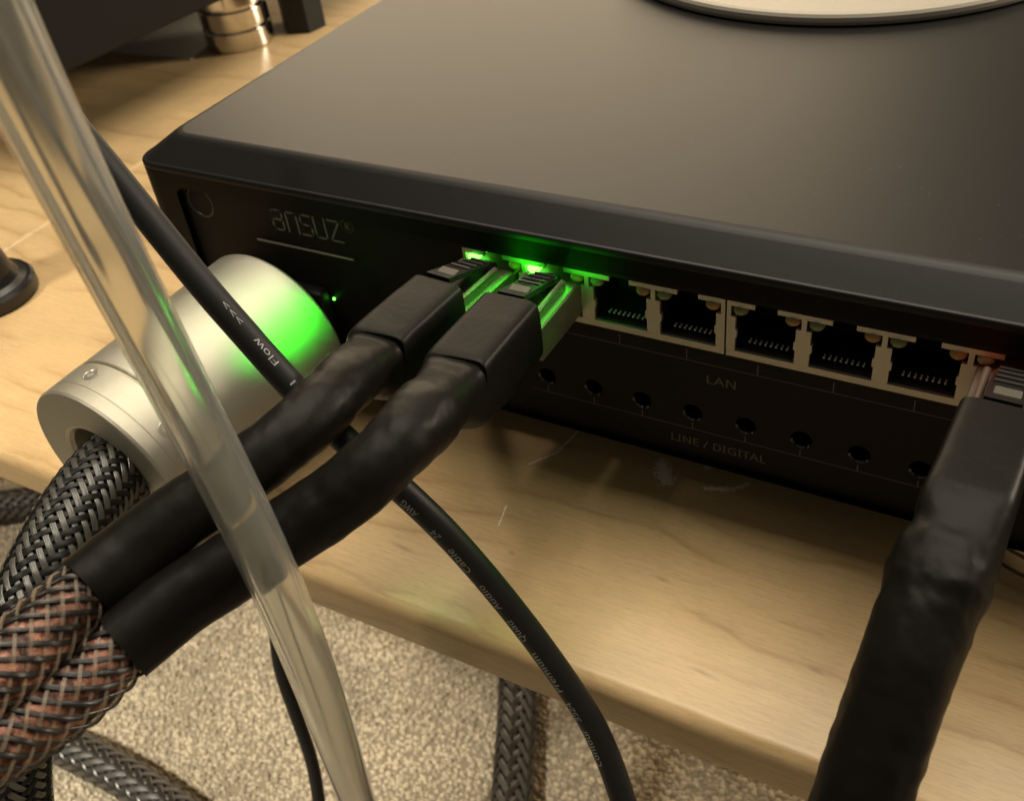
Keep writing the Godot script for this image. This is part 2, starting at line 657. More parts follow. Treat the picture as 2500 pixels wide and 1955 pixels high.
func flat_text(b: Mb, text: String, x0: float, x1: float, y: float, h: float, z: float) -> void:
	text_on(b, text, h, func(p: Vector3, w: float) -> Array: return [Vector3(x0 + p.x / w * (x1 - x0), y + p.y - 0.28 * h, z), Vector3.BACK])

func network_switch() -> void:
	var x0 := -133.0
	var x1 := 152.0
	var zf := 1.5
	var zb := -262.0
	var o := thing("network_switch", "flat black metal network switch with a row of rear sockets", "network switch", Vector3(10, SHELF, -130))
	# lid: chamfered all round, with a thin rounded lower lip
	var b := mb()
	var lid := []
	var rings := [[18.2, 0.0, 6.0], [19.0, 0.0, 6.0], [19.4, 0.12, 6.0], [19.62, 0.35, 5.9], [19.7, 0.8, 5.6], [23.5, 6.25, 5.0], [23.95, 7.0, 4.8], [24.18, 7.6, 4.6], [24.3, 8.5, 4.4]]
	var prev: PackedVector3Array
	for k in rings.size():
		var e = rings[k]
		var ring := PackedVector3Array()
		for q in ring_rect(x0 + e[1], x1 - e[1], zb + e[1], zf - e[1], e[2]):
			ring.append(Vector3(q.x, e[0], q.y))
		if k > 0:
			b.smooth(true, 1 if k < 5 else (2 if k == 5 else 3))
			b.grid([prev, ring], true, false)
		prev = ring
	b.smooth(false)
	b.fan(prev, Vector3.UP)
	part("lid", b, M.case, o)
	b = mb()
	var rng := RandomNumberGenerator.new()
	rng.seed = 21
	for k in 70:
		var q := Vector3(rng.randf_range(-110, 120), 24.33, rng.randf_range(-120, -9))
		if k < 30:
			q = Vector3(rng.randf_range(20, 90), 24.33, rng.randf_range(-60, -9))
		b.ball(q, Vector3(rng.randf_range(0.05, 0.17), 0.05, rng.randf_range(0.05, 0.14)), 6)
	part("dust", b, mat(0.2, 0.19, 0.17, 0.8), o).set_meta("kind", "stuff")
	# body: walls and floor below the lid, with a raised frame round the recessed rear panel
	b = mb()
	var wall := []
	for e in [[-28.7, 0.5], [-28.4, 0.1], [-28.2, 0.0], [17.9, 0.0], [18.12, 0.2]]:
		var ring := PackedVector3Array()
		for q in ring_rect(x0 + 0.1 + e[1], x1 - 0.1 - e[1], zb + e[1], zf - 0.02 - e[1], 5.9):
			ring.append(Vector3(q.x, e[0], q.y))
		wall.append(ring)
	# walls without the rear side, which the frame closes
	for i in wall.size() - 1:
		for j in wall[i].size():
			var kk: int = (j + 1) % wall[i].size()
			var a: Vector3 = wall[i][j]
			var c: Vector3 = wall[i][kk]
			if a.z > zf - 1.5 and c.z > zf - 1.5 and absf(a.x - c.x) > 20.0:
				continue
			b.quad(a, c, wall[i + 1][kk], wall[i + 1][j], Vector3(a.x - 10, 0, a.z + 130))
	b.fan(wall[0], Vector3.DOWN)
	var oring := ring_rect(x0 + 6.0, x1 - 6.0, -28.7, 18.14, 0.12)
	var iring := ring_rect(-121.0, 132.0, -28.5, 14.4, 2.6)
	var r0 := PackedVector3Array()
	var r1 := PackedVector3Array()
	var r2 := PackedVector3Array()
	var r3 := PackedVector3Array()
	for j in oring.size():
		r0.append(Vector3(oring[j].x, oring[j].y, zf - 2.4))
		r1.append(Vector3(oring[j].x, oring[j].y, zf))
		r2.append(Vector3(iring[j].x, iring[j].y, zf))
		r3.append(Vector3(iring[j].x, iring[j].y, -0.4))
	b.smooth(true, 1)
	b.grid([r0, r1], true, true)
	b.smooth(true, 2)
	b.grid([r1, r2], true, true)
	b.smooth(true, 3)
	b.grid([r2, r3], true, true)
	b.smooth(false)
	part("body", b, M.body, o)
	# rear panel with round holes and two cut-outs for the socket blocks
	b = mb()
	var hx := []
	for i in 8:
		hx.append(-25.28 + 11.1 * i)
	var hy := -16.58
	var hs := 2.5
	rect_face(b, -122.0, 133.0, 12.6, 15.9, 0)
	rect_face(b, -122.0, -42.26, 0.0, 12.6, 0)
	rect_face(b, 71.2, 133.0, 0.0, 12.6, 0)
	rect_face(b, -122.0, 133.0, hy + hs, 0.0, 0)
	rect_face(b, -122.0, 133.0, -28.6, hy - hs, 0)
	rect_face(b, -122.0, hx[0] - hs, hy - hs, hy + hs, 0)
	rect_face(b, hx[7] + hs, 133.0, hy - hs, hy + hs, 0)
	for i in 7:
		rect_face(b, hx[i] + hs, hx[i + 1] - hs, hy - hs, hy + hs, 0)
	var n := 40
	for i in 8:
		for j in n:
			var a0 := TAU * j / n
			var a1 := TAU * (j + 1) / n
			var q := []
			for t in [a0, a1]:
				var d := Vector2(cos(t), sin(t))
				q.append(Vector3(hx[i] + 2.12 * d.x, hy + 2.12 * d.y, 0))
				d *= hs / maxf(absf(d.x), absf(d.y))
				q.append(Vector3(hx[i] + d.x, hy + d.y, 0))
			b.quad(q[0], q[2], q[3], q[1], Vector3.BACK)
	var panel := part("rear_panel", b, M.panel, o)
	for i in 8:
		b = mb()
		b.lathe([Vector2(2.12, 0.0), Vector2(1.85, -0.35), Vector2(1.8, -5.0), Vector2(0.9, -5.0), Vector2(0.85, -3.0), Vector2(0.0, -2.8)], Vector3(hx[i], hy, 0), Vector3.BACK, 32)
		part("round_socket", b, M.hole, o)
	# printed marks
	b = mb()
	var zp := 0.03
	flat_text(b, "LAN", 10.95, 16.8, -8.1, 2.0, zp)
	flat_text(b, "LINE / DIGITAL", 3.4, 23.6, -25.4, 1.95, zp)
	stroke(b, [Vector2(-38, -3.35), Vector2(68, -3.3)], 0.14, zp)
	for k in 8:
		var tx := -35.9 + 14.22 * k
		stroke(b, [Vector2(tx, -3.2), Vector2(tx, -0.9)], 0.2, zp)
	stroke(b, [Vector2(hx[0] - 4, -20.9), Vector2(hx[7] + 4, -20.85)], 0.14, zp)
	for x in hx:
		stroke(b, [Vector2(x, -20.7), Vector2(x, -19.35)], 0.2, zp)
	part("printed_marking", b, M.print_grey, panel)
	# printed maker's name: thin square letters a n s u z and a small ring
	b = mb()
	var w := 0.5
	var L := func(pts: Array, ox: float) -> void:
		var q := []
		for p in pts:
			q.append(Vector2(-93.6 + ox + p[0], 7.5 + p[1]))
		stroke(b, q, w, zp)
	L.call([[0.2, 4.8], [0.6, 5.1], [2.6, 5.1], [3.0, 4.7], [3.0, 0.0], [0.5, 0.0], [0.0, 0.5], [0.0, 2.2], [0.5, 2.7], [3.0, 2.7]], 0.0)
	L.call([[0.0, 0.0], [0.0, 5.1], [2.5, 5.1], [3.0, 4.6], [3.0, 0.0]], 4.3)
	L.call([[2.9, 5.1], [0.5, 5.1], [0.0, 4.6], [0.0, 3.1], [0.4, 2.7], [2.5, 2.5], [2.9, 2.1], [2.9, 0.5], [2.4, 0.0], [0.0, 0.0]], 8.4)
	L.call([[0.0, 5.1], [0.0, 0.5], [0.5, 0.0], [3.0, 0.0], [3.0, 5.1]], 12.3)
	L.call([[0.0, 5.1], [3.1, 5.1], [0.0, 0.0], [3.2, 0.0]], 16.4)
	var ringp := []
	for k in 25:
		ringp.append(Vector2(-71.9 + 1.6 * cos(TAU * k / 24), 12.0 + 1.6 * sin(TAU * k / 24)))
	stroke(b, ringp, 0.32, zp)
	stroke(b, [Vector2(-72.3, 11.3), Vector2(-72.3, 12.7), Vector2(-71.6, 12.7), Vector2(-71.5, 12.1), Vector2(-72.2, 12.0), Vector2(-71.4, 11.3)], 0.22, zp)
	part("printed_name", b, mat(0.13, 0.125, 0.115, 0.6), panel)
	b = mb()
	b.box(Vector3(-86.2, 3.43, 0.12), Vector3(28.2, 0.55, 0.2), 0.05)
	part("engraved_line", b, M.print_line, panel)
	# countersunk screw
	b = mb()
	b.lathe([Vector2(4.1, 0.02), Vector2(3.9, 0.12), Vector2(3.6, 0.1), Vector2(2.7, -1.0), Vector2(1.6, -1.05), Vector2(1.4, -2.6), Vector2(0.0, -2.7)], Vector3(-115.6, 10.6, 0), Vector3.BACK, 40)
	part("screw", b, mat(0.028, 0.026, 0.022, 0.35, 0.3), panel)
	# status light beside the mains inlet
	b = mb()
	b.ball(Vector3(-80.9, -9.0, 0.25), Vector3(0.36, 0.36, 0.3), 10)
	part("status_light", b, M.led_on, o)
	b = mb()
	b.box(Vector3(-95.5, -15.5, 1.6), Vector3(27, 19, 3.2), 0.6)
	b.box(Vector3(-95.5, -15.5, 4.4), Vector3(23, 15, 3.6), 1.0)
	part("mains_inlet", b, M.dark, o)
	# socket blocks of four
	for gi in 2:
		var left := -3 * P if gi == 0 else P + GAP
		var right := left + 4 * P
		b = mb()
		var xl := left - 0.35
		var xr := right + 0.35
		b.quad(Vector3(xl, 0, -12), Vector3(xr, 0, -12), Vector3(xr, 12.6, -12), Vector3(xl, 12.6, -12), Vector3.BACK)
		b.quad(Vector3(xl, 0, 0), Vector3(xr, 0, 0), Vector3(xr, 0, -12), Vector3(xl, 0, -12), Vector3.UP)
		b.quad(Vector3(xl, 12.6, 0), Vector3(xr, 12.6, 0), Vector3(xr, 12.6, -12), Vector3(xl, 12.6, -12), Vector3.DOWN)
		b.quad(Vector3(xl, 0, 0), Vector3(xl, 12.6, 0), Vector3(xl, 12.6, -12), Vector3(xl, 0, -12), Vector3.RIGHT)
		b.quad(Vector3(xr, 0, 0), Vector3(xr, 12.6, 0), Vector3(xr, 12.6, -12), Vector3(xr, 0, -12), Vector3.LEFT)
		# inner ledges that carry the contacts, and black walls behind the posts
		for k in 5:
			b.box(Vector3(left + k * P, 5.6, -6.2), Vector3(1.9, 8.0, 11.4), 0.1)
		for k in 4:
			b.box(Vector3(left + (k + 0.5) * P, 1.0, -6.5), Vector3(11.6, 1.1, 10.6), 0.1)
		var jack := part("socket_block", b, M.dark, o)
		jack.set_meta("label", "four-way block of network sockets, " + ("two of them taken by plugs" if gi == 0 else "three of them empty"))
		b = mb()
		b.box(Vector3((left + right) / 2, 0.75, -0.35), Vector3(4 * P + 0.66, 1.5, 0.9), 0.08)
		for k in 5:
			var px := left + k * P
			var lo := -1.36
			var hi := 1.36
			var tl := -4.9
			var tr := 4.9
			if k == 0:
				lo = -0.33; tl = -0.33
			if k == 4:
				hi = 0.33; tr = 0.33
			var pl := PackedVector2Array()
			var pts := [Vector2(lo, 1.5)]
			if k > 0:
				pts += [Vector2(lo, 4.5), Vector2(lo - 0.3, 4.6), Vector2(lo - 0.3, 6.3), Vector2(lo, 6.4), Vector2(lo, 9.2), Vector2(-0.46, 9.2), Vector2(-0.46, 11.55), Vector2(tl, 11.55), Vector2(tl, 12.6)]
			else:
				pts += [Vector2(lo, 12.6)]
			if k < 4:
				pts += [Vector2(tr, 12.6), Vector2(tr, 11.55), Vector2(0.46, 11.55), Vector2(0.46, 9.2), Vector2(hi, 9.2), Vector2(hi, 6.4), Vector2(hi + 0.3, 6.3), Vector2(hi + 0.3, 4.6), Vector2(hi, 4.5), Vector2(hi, 1.5)]
			else:
				pts += [Vector2(tr, 12.6), Vector2(hi, 1.5)]
			for q in pts:
				pl.append(q + Vector2(px, 0))
			b.prism(pl, -0.75, 0.12)
		part("metal_frame", b, M.tin, jack)
		for k in 4:
			var cx := left + (k + 0.5) * P
			for s in [-1.0, 1.0]:
				var lit: bool = gi == 0 and ((k == 0 and s < 0) or (k == 1 and s < 0) or (k == 0 and s > 0))
				var red: bool = gi == 1 and k == 3 and s > 0
				b = mb()
				var lx: float = cx + s * (P / 2.0 - 2.16)
				b.ball(Vector3(lx, 10.7, -0.5), Vector3(1.46, 1.05, 1.35), 14)
				b.box(Vector3(lx, 10.9, -2.4), Vector3(2.7, 1.2, 3.0), 0.15)
				part("indicator_light", b, M.led_on if lit and (s < 0) else (M.led_red if red else (M.led_green_off if s < 0 else M.led_amber_off)), jack)
			if (gi == 0 and k < 2) or (gi == 1 and k == 3):
				continue
			for c in 8:
				b = mb()
				var wx := cx + (c - 3.5) * 1.02
				b.ball(Vector3(wx, 2.35, -2.4), Vector3(0.25, 0.28, 0.25), 8)
				b.xf = Transform3D(Basis(Vector3.RIGHT, 0.30), Vector3(wx, 2.2, -3.0))
				b.box(Vector3.ZERO, Vector3(0.3, 0.25, 1.0))
				part("contact", b, M.gold, jack)
	# ringed metal feet
	for f in [Vector3(80, 0, -25), Vector3(-104, 0, -32), Vector3(80, 0, -232), Vector3(-104, 0, -232)]:
		b = mb()
		var pr := [Vector2(0, -28.7), Vector2(23.2, -28.7), Vector2(24.0, -29.4)]
		for y in [-33.6, -38.2]:
			pr += [Vector2(24.0, y + 0.55), Vector2(22.6, y + 0.3), Vector2(22.6, y - 0.3), Vector2(24.0, y - 0.55)]
		pr += [Vector2(24.0, -42.4), Vector2(23.4, -42.96), Vector2(0, -42.96)]
		var at := Vector3(f.x, 0, f.z)
		b.lathe(pr, at, Vector3.UP, 64)
		part("foot", b, M.chrome, o)
	# indicator light: first lamp sits at a lit one, other green ones are added spill
	var green := Color(0.10, 1.0, 0.02)
	beam(Vector3(-3 * P + 1.2, 10.4, 0.9) * MM, Vector3(-79, -4, 15) * MM, 17.0, 0.026, green, "socket_glow", 0.0012)
	beam(Vector3(-2 * P - 0.2, 13.4, 0.9) * MM, Vector3(-2 * P - 0.6, 9.0, 7.0) * MM, 26.0, 0.013, green, "socket_glow_003", 0.001)
	beam(Vector3(-P - 3.5, 13.4, 0.9) * MM, Vector3(-P - 3.4, 9.2, 7.0) * MM, 20.0, 0.012, green, "socket_glow_004", 0.001)
	beam(Vector3(-2 * P + 0.6, 12.4, 3.4) * MM, Vector3(-2 * P + 1.0, 13.6, 0.0) * MM, 62.0, 0.0006, green, "socket_glow_001", 0.001)
	beam(Vector3(-P - 2.6, 12.4, 3.0) * MM, Vector3(-P - 2.0, 13.0, 0.0) * MM, 55.0, 0.0003, green, "socket_glow_005", 0.001)
	glow_point(Vector3(-P - 2.16, 10.7, -0.3), 0.00006, Color(0.12, 1.0, 0.03), "socket_glow_002", 0.0006)
	glow_point(Vector3(P + GAP + 3 * P + 3.4, 13.2, 2.2), 0.000025, Color(1.0, 0.36, 0.10), "orange_glow", 0.0008)

# ------------------------------------------------------------------ plugs and cables
func plug(o: Node3D, at: Vector3, yaw: float, lever_top: float) -> void:
	var xf := Transform3D(Basis(Vector3.UP, yaw), at)
	var b := mb(); b.xf = xf
	b.box(Vector3(0, 6.0, -3.0), Vector3(11.0, 6.8, 8.0), 0.3)
	b.box(Vector3(0, 6.6, 8.9), Vector3(11.7, 7.6, 16.6), 0.35)
	# raised side rails beside the latch
	for s in [-1.0, 1.0]:
		b.box(Vector3(s * 4.0, 11.4, 9.5), Vector3(1.1, 2.6, 12.0), 0.3)
	part("metal_shell", b, M.plug_metal, o)
	b = mb(); b.xf = xf
	# latch: thin lever rising from the socket towards the sleeve, with cross ribs
	var y0 := 11.2
	var rows := []
	for k in 9:
		var t := k / 8.0
		var z := 0.4 + 16.0 * t
		var y := lerpf(y0, lever_top, pow(t, 0.8))
		var hw := lerpf(1.7, 2.75, smoothstep(0.0, 0.25, t))
		rows.append(PackedVector3Array([Vector3(-hw, y, z), Vector3(hw, y, z), Vector3(hw, y - 1.1, z), Vector3(-hw, y - 1.1, z)]))
	b.grid(rows, true, false)
	b.fan(rows[0], Vector3.FORWARD)
	b.fan(rows[-1], Vector3.BACK)
	part("latch", b, M.plug_black, o)
	for k in 4:
		b = mb(); b.xf = xf
		var t := 0.18 + 0.13 * k
		b.box(Vector3(0, lerpf(y0, lever_top, pow(t, 0.8)) + 0.15, 0.4 + 16.0 * t), Vector3(4.6, 0.45, 0.55), 0.12)
		part("latch_rib", b, mat(0.03, 0.027, 0.023, 0.38), o)
	b = mb(); b.xf = xf
	b.box(Vector3(0.2, lerpf(y0, lever_top, pow(0.82, 0.8)) + 0.05, 0.4 + 16.0 * 0.82), Vector3(4.0, 0.5, 2.2), 0.15)
	part("latch_pad", b, M.pad, o)

func sleeve(o: Node3D, pts: Array, wr: float, called: String, weave := 0.06) -> void:
	var c := soften(curve(pts, 0.6), 3)
	var b := mb()
	sweep(b, c, 72, wr, 0.2, true, Vector3.UP, false, weave)
	part(called, b, M.shrink, o)

func network_cables() -> void:
	# upper of the two side by side
	var o := thing("network_cable", "black sleeved network cable plugged into the first socket, the upper of the pair at left", "network cable", Vector3(-34.9, 0, 0), "network cables plugged into the switch")
	plug(o, Vector3(-35.3, 0, 0.5), -0.1, 17.2)
	sleeve(o, [
		[Vector3(-36.9, 10.4, 17.5), 11.8, 12.6, 7.0, 0.2], [Vector3(-37.4, 10.4, 26), 12.0, 13.2, 7.0, 0.3], [Vector3(-38.0, 10.6, 36.6), 12.2, 13.0, 6.0, 0.4], [Vector3(-37.5, 11.6, 40.0), 11.4, 11.2, 4.0, 0.6],
		[Vector3(-36.2, 14.6, 44.5), 10.4, 9.6, 2.6, 1.0], [Vector3(-34.6, 17.0, 50.5), 10.6, 10.2, 2.2, 1.2], [Vector3(-33.3, 18.3, 55.5), 10.5, 10.2, 2.0, 1.2], [Vector3(-33.0, 18.5, 61.0), 10.7, 10.5, 2.0, 1.1], [Vector3(-35.6, 17.4, 71.5), 10.5, 10.4, 2.0, 1.0], [Vector3(-40.0, 15.3, 80.3), 10.3, 10.3, 2.0, 0.9], [Vector3(-45.0, 12.6, 90.8), 10.8, 10.8, 2.0, 0.5], [Vector3(-47.2, 11.6, 100.1), 11.0, 11.0, 2.0, 0.25]], 0.3, "heat_shrink_sleeve")
	var cb := curve([[Vector3(-46.5, 12.0, 96.5), 9.2], [Vector3(-47.2, 11.6, 101.0), 9.7], [Vector3(-47.1, 11.5, 108.0), 10.9], [Vector3(-47.3, 11.7, 115.8), 11.2], [Vector3(-48.1, 12.3, 125.0), 10.8], [Vector3(-50, 12, 138), 10.4]], 0.6)
	copper(o, cb)
	# lower of the two
	o = thing("network_cable", "black sleeved network cable plugged into the second socket, the lower of the pair at left", "network cable", Vector3(-20.95, 0, 0), "network cables plugged into the switch")
	plug(o, Vector3(-20.95, 0, 0.5), 0.0, 16.6)
	sleeve(o, [
		[Vector3(-20.9, 10.0, 17.5), 12.0, 13.0, 7.0, 0.2], [Vector3(-20.85, 10.0, 26), 12.3, 13.6, 7.0, 0.3], [Vector3(-20.8, 10.2, 37.2), 12.5, 13.4, 6.0, 0.4], [Vector3(-20.3, 11.3, 41.0), 11.8, 11.6, 4.0, 0.6],
		[Vector3(-18.8, 14.2, 46.0), 10.8, 10.0, 2.6, 1.0], [Vector3(-17.0, 17.0, 53.0), 11.8, 11.0, 2.2, 1.2], [Vector3(-16.4, 17.8, 59.5), 11.5, 11.2, 2.0, 1.1], [Vector3(-17.6, 17.0, 65.0), 11.2, 10.9, 2.0, 1.2], [Vector3(-20.5, 14.7, 70.6), 10.9, 10.9, 2.0, 1.0], [Vector3(-28.2, 10.2, 79.8), 10.9, 10.9, 2.0, 0.9], [Vector3(-32.9, 8.1, 86.4), 11.0, 11.0, 2.0, 0.7], [Vector3(-37.1, 6.8, 94.3), 11.1, 11.1, 2.0, 0.5], [Vector3(-40.1, 5.6, 103.0), 11.4, 11.4, 2.0, 0.3]], 0.3, "heat_shrink_sleeve")
	cb = curve([[Vector3(-38.8, 6.2, 98.5), 9.2], [Vector3(-40.1, 5.6, 103.4), 9.8], [Vector3(-41.4, 4.6, 110.4), 10.5], [Vector3(-43.5, 4.6, 117.8), 10.8], [Vector3(-45.4, 5.6, 126.4), 10.6], [Vector3(-49, 5, 139), 10.2]], 0.6)
	copper(o, cb)
	# right
	o = thing("network_cable", "black sleeved network cable at the right edge, plugged into the last socket", "network cable", Vector3(63.9, 0, 0), "network cables plugged into the switch")
	plug(o, Vector3(63.9, 0, 0.5), -0.03, 16.6)
	sleeve(o, [
		[Vector3(63.4, 10.0, 17.5), 11.8, 13.0, 7.0, 0.2], [Vector3(63.1, 10.0, 26), 12.0, 13.6, 7.0, 0.3], [Vector3(62.6, 10.2, 36.8), 12.4, 13.4, 6.0, 0.4], [Vector3(62.5, 10.4, 39.0), 12.6, 12.6, 4.6, 0.6],
		[Vector3(62.5, 10.2, 42.0), 12.2, 11.4, 3.2, 1.0], [Vector3(61.8, 9.2, 45.6), 13.6, 12.6, 2.3, 1.6], [Vector3(61.5, 7.6, 48.8), 14.0, 13.6, 2.1, 2.0], [Vector3(61.4, 6.6, 51.2), 12.6, 12.4, 2.0, 1.8], [Vector3(61.2, 5.4, 53.6), 12.9, 12.6, 2.0, 1.4], [Vector3(60.8, 3.0, 57.6), 12.7, 12.7, 2.0, 0.8], [Vector3(60.5, 0.4, 61.0), 12.5, 12.5, 2.0, 0.8], [Vector3(59.9, -5.7, 67.4), 12.5, 12.5, 2.0, 0.7], [Vector3(59.4, -12.6, 74.0), 12.5, 12.5, 2.0, 0.7], [Vector3(58.9, -22, 82), 12.5, 12.5, 2.0, 0.7], [Vector3(58.0, -45, 97), 12.5, 12.5, 2.0, 0.7]], 0.3, "heat_shrink_sleeve", 0.16)

func copper(o: Node3D, c: Array) -> void:
	var b := mb()
	var core := []
	for e in c:
		core.append([e[0], e[1] - 1.0])
	sweep(b, core, 32, 0.25, 0.6)
	var k := part("copper_core", b, M.core_copper, o)
	braid(k, c, 12, 0.85, 1.15, 1.0 / 34.0, 0.24, true, M.strand_clear, M.strand_black, true, 4)

const CURVE_BLACK := [[-87.5, 75.9, 51.8], [-82.9, 67.9, 51.9], [-77.6, 59.6, 51.9], [-68.9, 49.0, 52.8], [-56.3, 35.0, 54.8], [-48.9, 26.6, 55.4], [-41.0, 17.8, 55.9], [-31.9, 9.4, 56.4], [-20.9, -1.2, 55.6], [-13.6, -11.6, 54.4], [-5.0, -24.6, 54.0], [3.2, -36.1, 54.9], [10.3, -45.3, 56.8], [15.1, -52.8, 59.4], [18.2, -58.4, 61.8], [20.9, -64.5, 64.2], [23.5, -73, 67], [28, -95, 72]]

func black_cable() -> void:
	var o := thing("audio_cable", "thin black audio cable with white printed lettering, crossing behind the plugs", "audio cable", Vector3(-87, 70, 52))
	var pts := [[Vector3(-112, 112, 53), 4.9]]
	for p in CURVE_BLACK:
		pts.append([Vector3(p[0], p[1], p[2]), 4.85])
	var c := soften(curve(pts, 0.5), 30)
	var b := mb()
	sweep(b, c, 40, 0.0)
	var jacket := part("jacket", b, M.rubber, o)
	# lettering bent round the jacket; it reads from the low end upwards
	var cam := Vector3(66.2, 122.4, 151.8)
	var words := LETTERING
	var lens := [0.0]
	for i in range(1, c.size()):
		lens.append(lens[-1] + (c[i][0] - c[i - 1][0]).length())
	b = mb()
	for wd in words:
		var from: Vector3 = wd[1]
		var to: Vector3 = wd[2]
		var s0 := nearest(c, lens, from)
		var s1 := nearest(c, lens, to)
		var lift: float = wd[3]
		var place := func(p: Vector3, width: float) -> Array:
			var s: float = lerpf(s0, s1, p.x / width)
			var i := 1
			while i < lens.size() - 2 and lens[i] < s:
				i += 1
			var f: float = (s - lens[i - 1]) / maxf(lens[i] - lens[i - 1], 1e-6)
			var q: Vector3 = (c[i - 1][0] as Vector3).lerp(c[i][0], f)
			var tan: Vector3 = ((c[i][0] as Vector3) - (c[i - 1][0] as Vector3)).normalized()
			var look := cam - q
			look = (look - tan * look.dot(tan)).normalized()
			var x := -tan
			var nn := look.rotated(tan, lift)
			var u := nn.cross(x)
			var r := 2.46
			var a := (p.y - 0.55) / r
			var d := nn * cos(a) + u * sin(a)
			return [q + d * r, d]
		text_on(b, wd[0], 1.05 if lift < 0.0 else 1.3, place)
	part("printed_lettering", b, M.print_white, jacket)

func nearest(c: Array, lens: Array, p: Vector3) -> float:
	var best := 1e9
	var at := 0.0
	for i in c.size():
		var d: float = (c[i][0] as Vector3).distance_to(p)
		if d < best:
			best = d
			at = lens[i]
	return at

var LETTERING := [
	["Contour", Vector3(14.4, -51.7, 59.0), Vector3(10.4, -45.4, 56.9), 0.72], ["3524", Vector3(9.2, -43.9, 56.5), Vector3(6.6, -40.5, 55.8), 0.7],
	["Premium", Vector3(5.0, -38.4, 55.4), Vector3(-0.3, -31.2, 54.5), 0.66], ["Quad", Vector3(-1.9, -28.9, 54.3), Vector3(-5.0, -24.6, 54.0), 0.62], ["Audio", Vector3(-6.5, -22.3, 54.1), Vector3(-10.0, -17.1, 54.2), 0.6],
	["Cable", Vector3(-11.7, -14.5, 54.3), Vector3(-15.1, -9.5, 54.6), 0.55], ["24", Vector3(-16.7, -7.2, 54.9), Vector3(-17.9, -5.4, 55.1), 0.5], ["AWG", Vector3(-20, -2.5, 55.5), Vector3(-22.4, 0.3, 55.7), 0.45],
	["Signal", Vector3(-36.2, 13.4, 56.2), Vector3(-41.6, 18.5, 55.8), -0.35], ["Flow", Vector3(-44.2, 21.3, 55.7), Vector3(-48.0, 25.6, 55.4), -0.4], [">>>", Vector3(-50.0, 27.9, 55.3), Vector3(-53.0, 31.2, 55.1), -0.45]]

func power_lead() -> void:
	var ax := Vector3(-0.06, -0.04, 1).normalized()
	var at := Vector3(-95.26, -16.26, 6.3)
	var o := thing("power_connector", "fat silver metal mains connector with a thick black braided cable, plugged in at left", "power connector", Vector3(-95.3, SHELF, 30))
	var b := mb()
	var R := 20.8
	# barrel
	b.lathe([Vector2(13.0, -3.0), Vector2(13.0, 0.2), Vector2(19.4, 0.2), Vector2(20.4, 0.5), Vector2(R, 1.2), Vector2(R, 42.6), Vector2(20.6, 42.9), Vector2(20.15, 43.0)], at, ax, 128)
	part("barrel", b, M.silver, o)
	b = mb()
	b.lathe([Vector2(20.15, 43.0), Vector2(20.15, 43.5), Vector2(20.7, 43.55), Vector2(R + 0.1, 43.9), Vector2(R + 0.1, 50.2), Vector2(R + 0.02, 50.3), Vector2(R + 0.02, 50.45), Vector2(R + 0.1, 50.55), Vector2(R + 0.1, 53.2), Vector2(20.6, 53.8), Vector2(20.1, 54.0), Vector2(12.4, 54.05), Vector2(11.6, 53.7), Vector2(11.1, 52.8), Vector2(10.9, 42.0)], at, ax, 128)
	var collar := part("collar", b, M.silver, o)
	# screws sunk in the collar
	var u := ax.cross(Vector3.UP).normalized()
	var w := u.cross(ax).normalized()
	for a in [1.66, 0.66, -0.34]:
		var d: Vector3 = (-u * cos(a) + w * sin(a)).normalized()
		var q: Vector3 = at + ax * 47.0 + d * (R + 0.1)
		b = mb()
		b.lathe([Vector2(1.75, 0.03), Vector2(1.6, 0.07), Vector2(1.45, -0.05), Vector2(1.4, 0.02), Vector2(0.8, 0.04), Vector2(0.75, -0.6), Vector2(0.0, -0.6)], q, d, 28)
		part("grub_screw", b, mat(0.5, 0.47, 0.4, 0.3, 0.8), collar)
	# braided cable
	var c := soften(curve([[Vector3(-96.5, -17.5, 40.0), 15.4], [Vector3(-95.6, -16.2, 52.0), 15.6], [Vector3(-93.2, -14.9, 66.0), 15.9], [Vector3(-90.0, -16.3, 78.7), 16.0], [Vector3(-87.9, -20.3, 89.9), 15.6], [Vector3(-87.0, -27.0, 99.0), 15.6], [Vector3(-87.2, -37.5, 106.5), 15.7], [Vector3(-89.1, -57.8, 115.7), 16.0], [Vector3(-94, -92, 122), 16.0], [Vector3(-102, -140, 122), 16.0]], 0.8), 8)
	b = mb()
	var core := []
	for e in c:
		core.append([e[0], e[1] - 1.3])
	sweep(b, core, 32, 0.0)
	var k := part("cable", b, M.core_black, o)
	braid(k, c, 20, 1.75, 1.75, 1.0 / 46.0, 0.24, true, M.strand_sheen, M.strand_b, true, 4)

func clear_tube() -> void:
	var o := thing("clear_tube", "clear plastic tube running down through the foreground at left", "tube", Vector3(-31, 0, 81))
	var pts := []
	for p in [[-12, 120, 101], [-19.4, 98.2, 96.1], [-26.9, 69.7, 89.0], [-27.7, 43.1, 86.0], [-22.7, 20.2, 87.0], [-22.8, -7.9, 86.1], [-29.9, -40.9, 81.2], [-43.1, -89.1, 72.1], [-59.9, -158.1, 61.0], [-76, -236, 52]]:
		pts.append([Vector3(p[0], p[1], p[2]), 7.7])
	var c := soften(curve(pts, 1.5), 160)
	var b := mb()
	sweep(b, c, 48, 0.0, 0.06, false)
	var hol := []
	for e in c:
		hol.append([e[0], 5.3])
	sweep(b, hol, 40, 0.0, 0.06, false, Vector3.UP, true)
	part("tube_wall", b, M.clear, o)

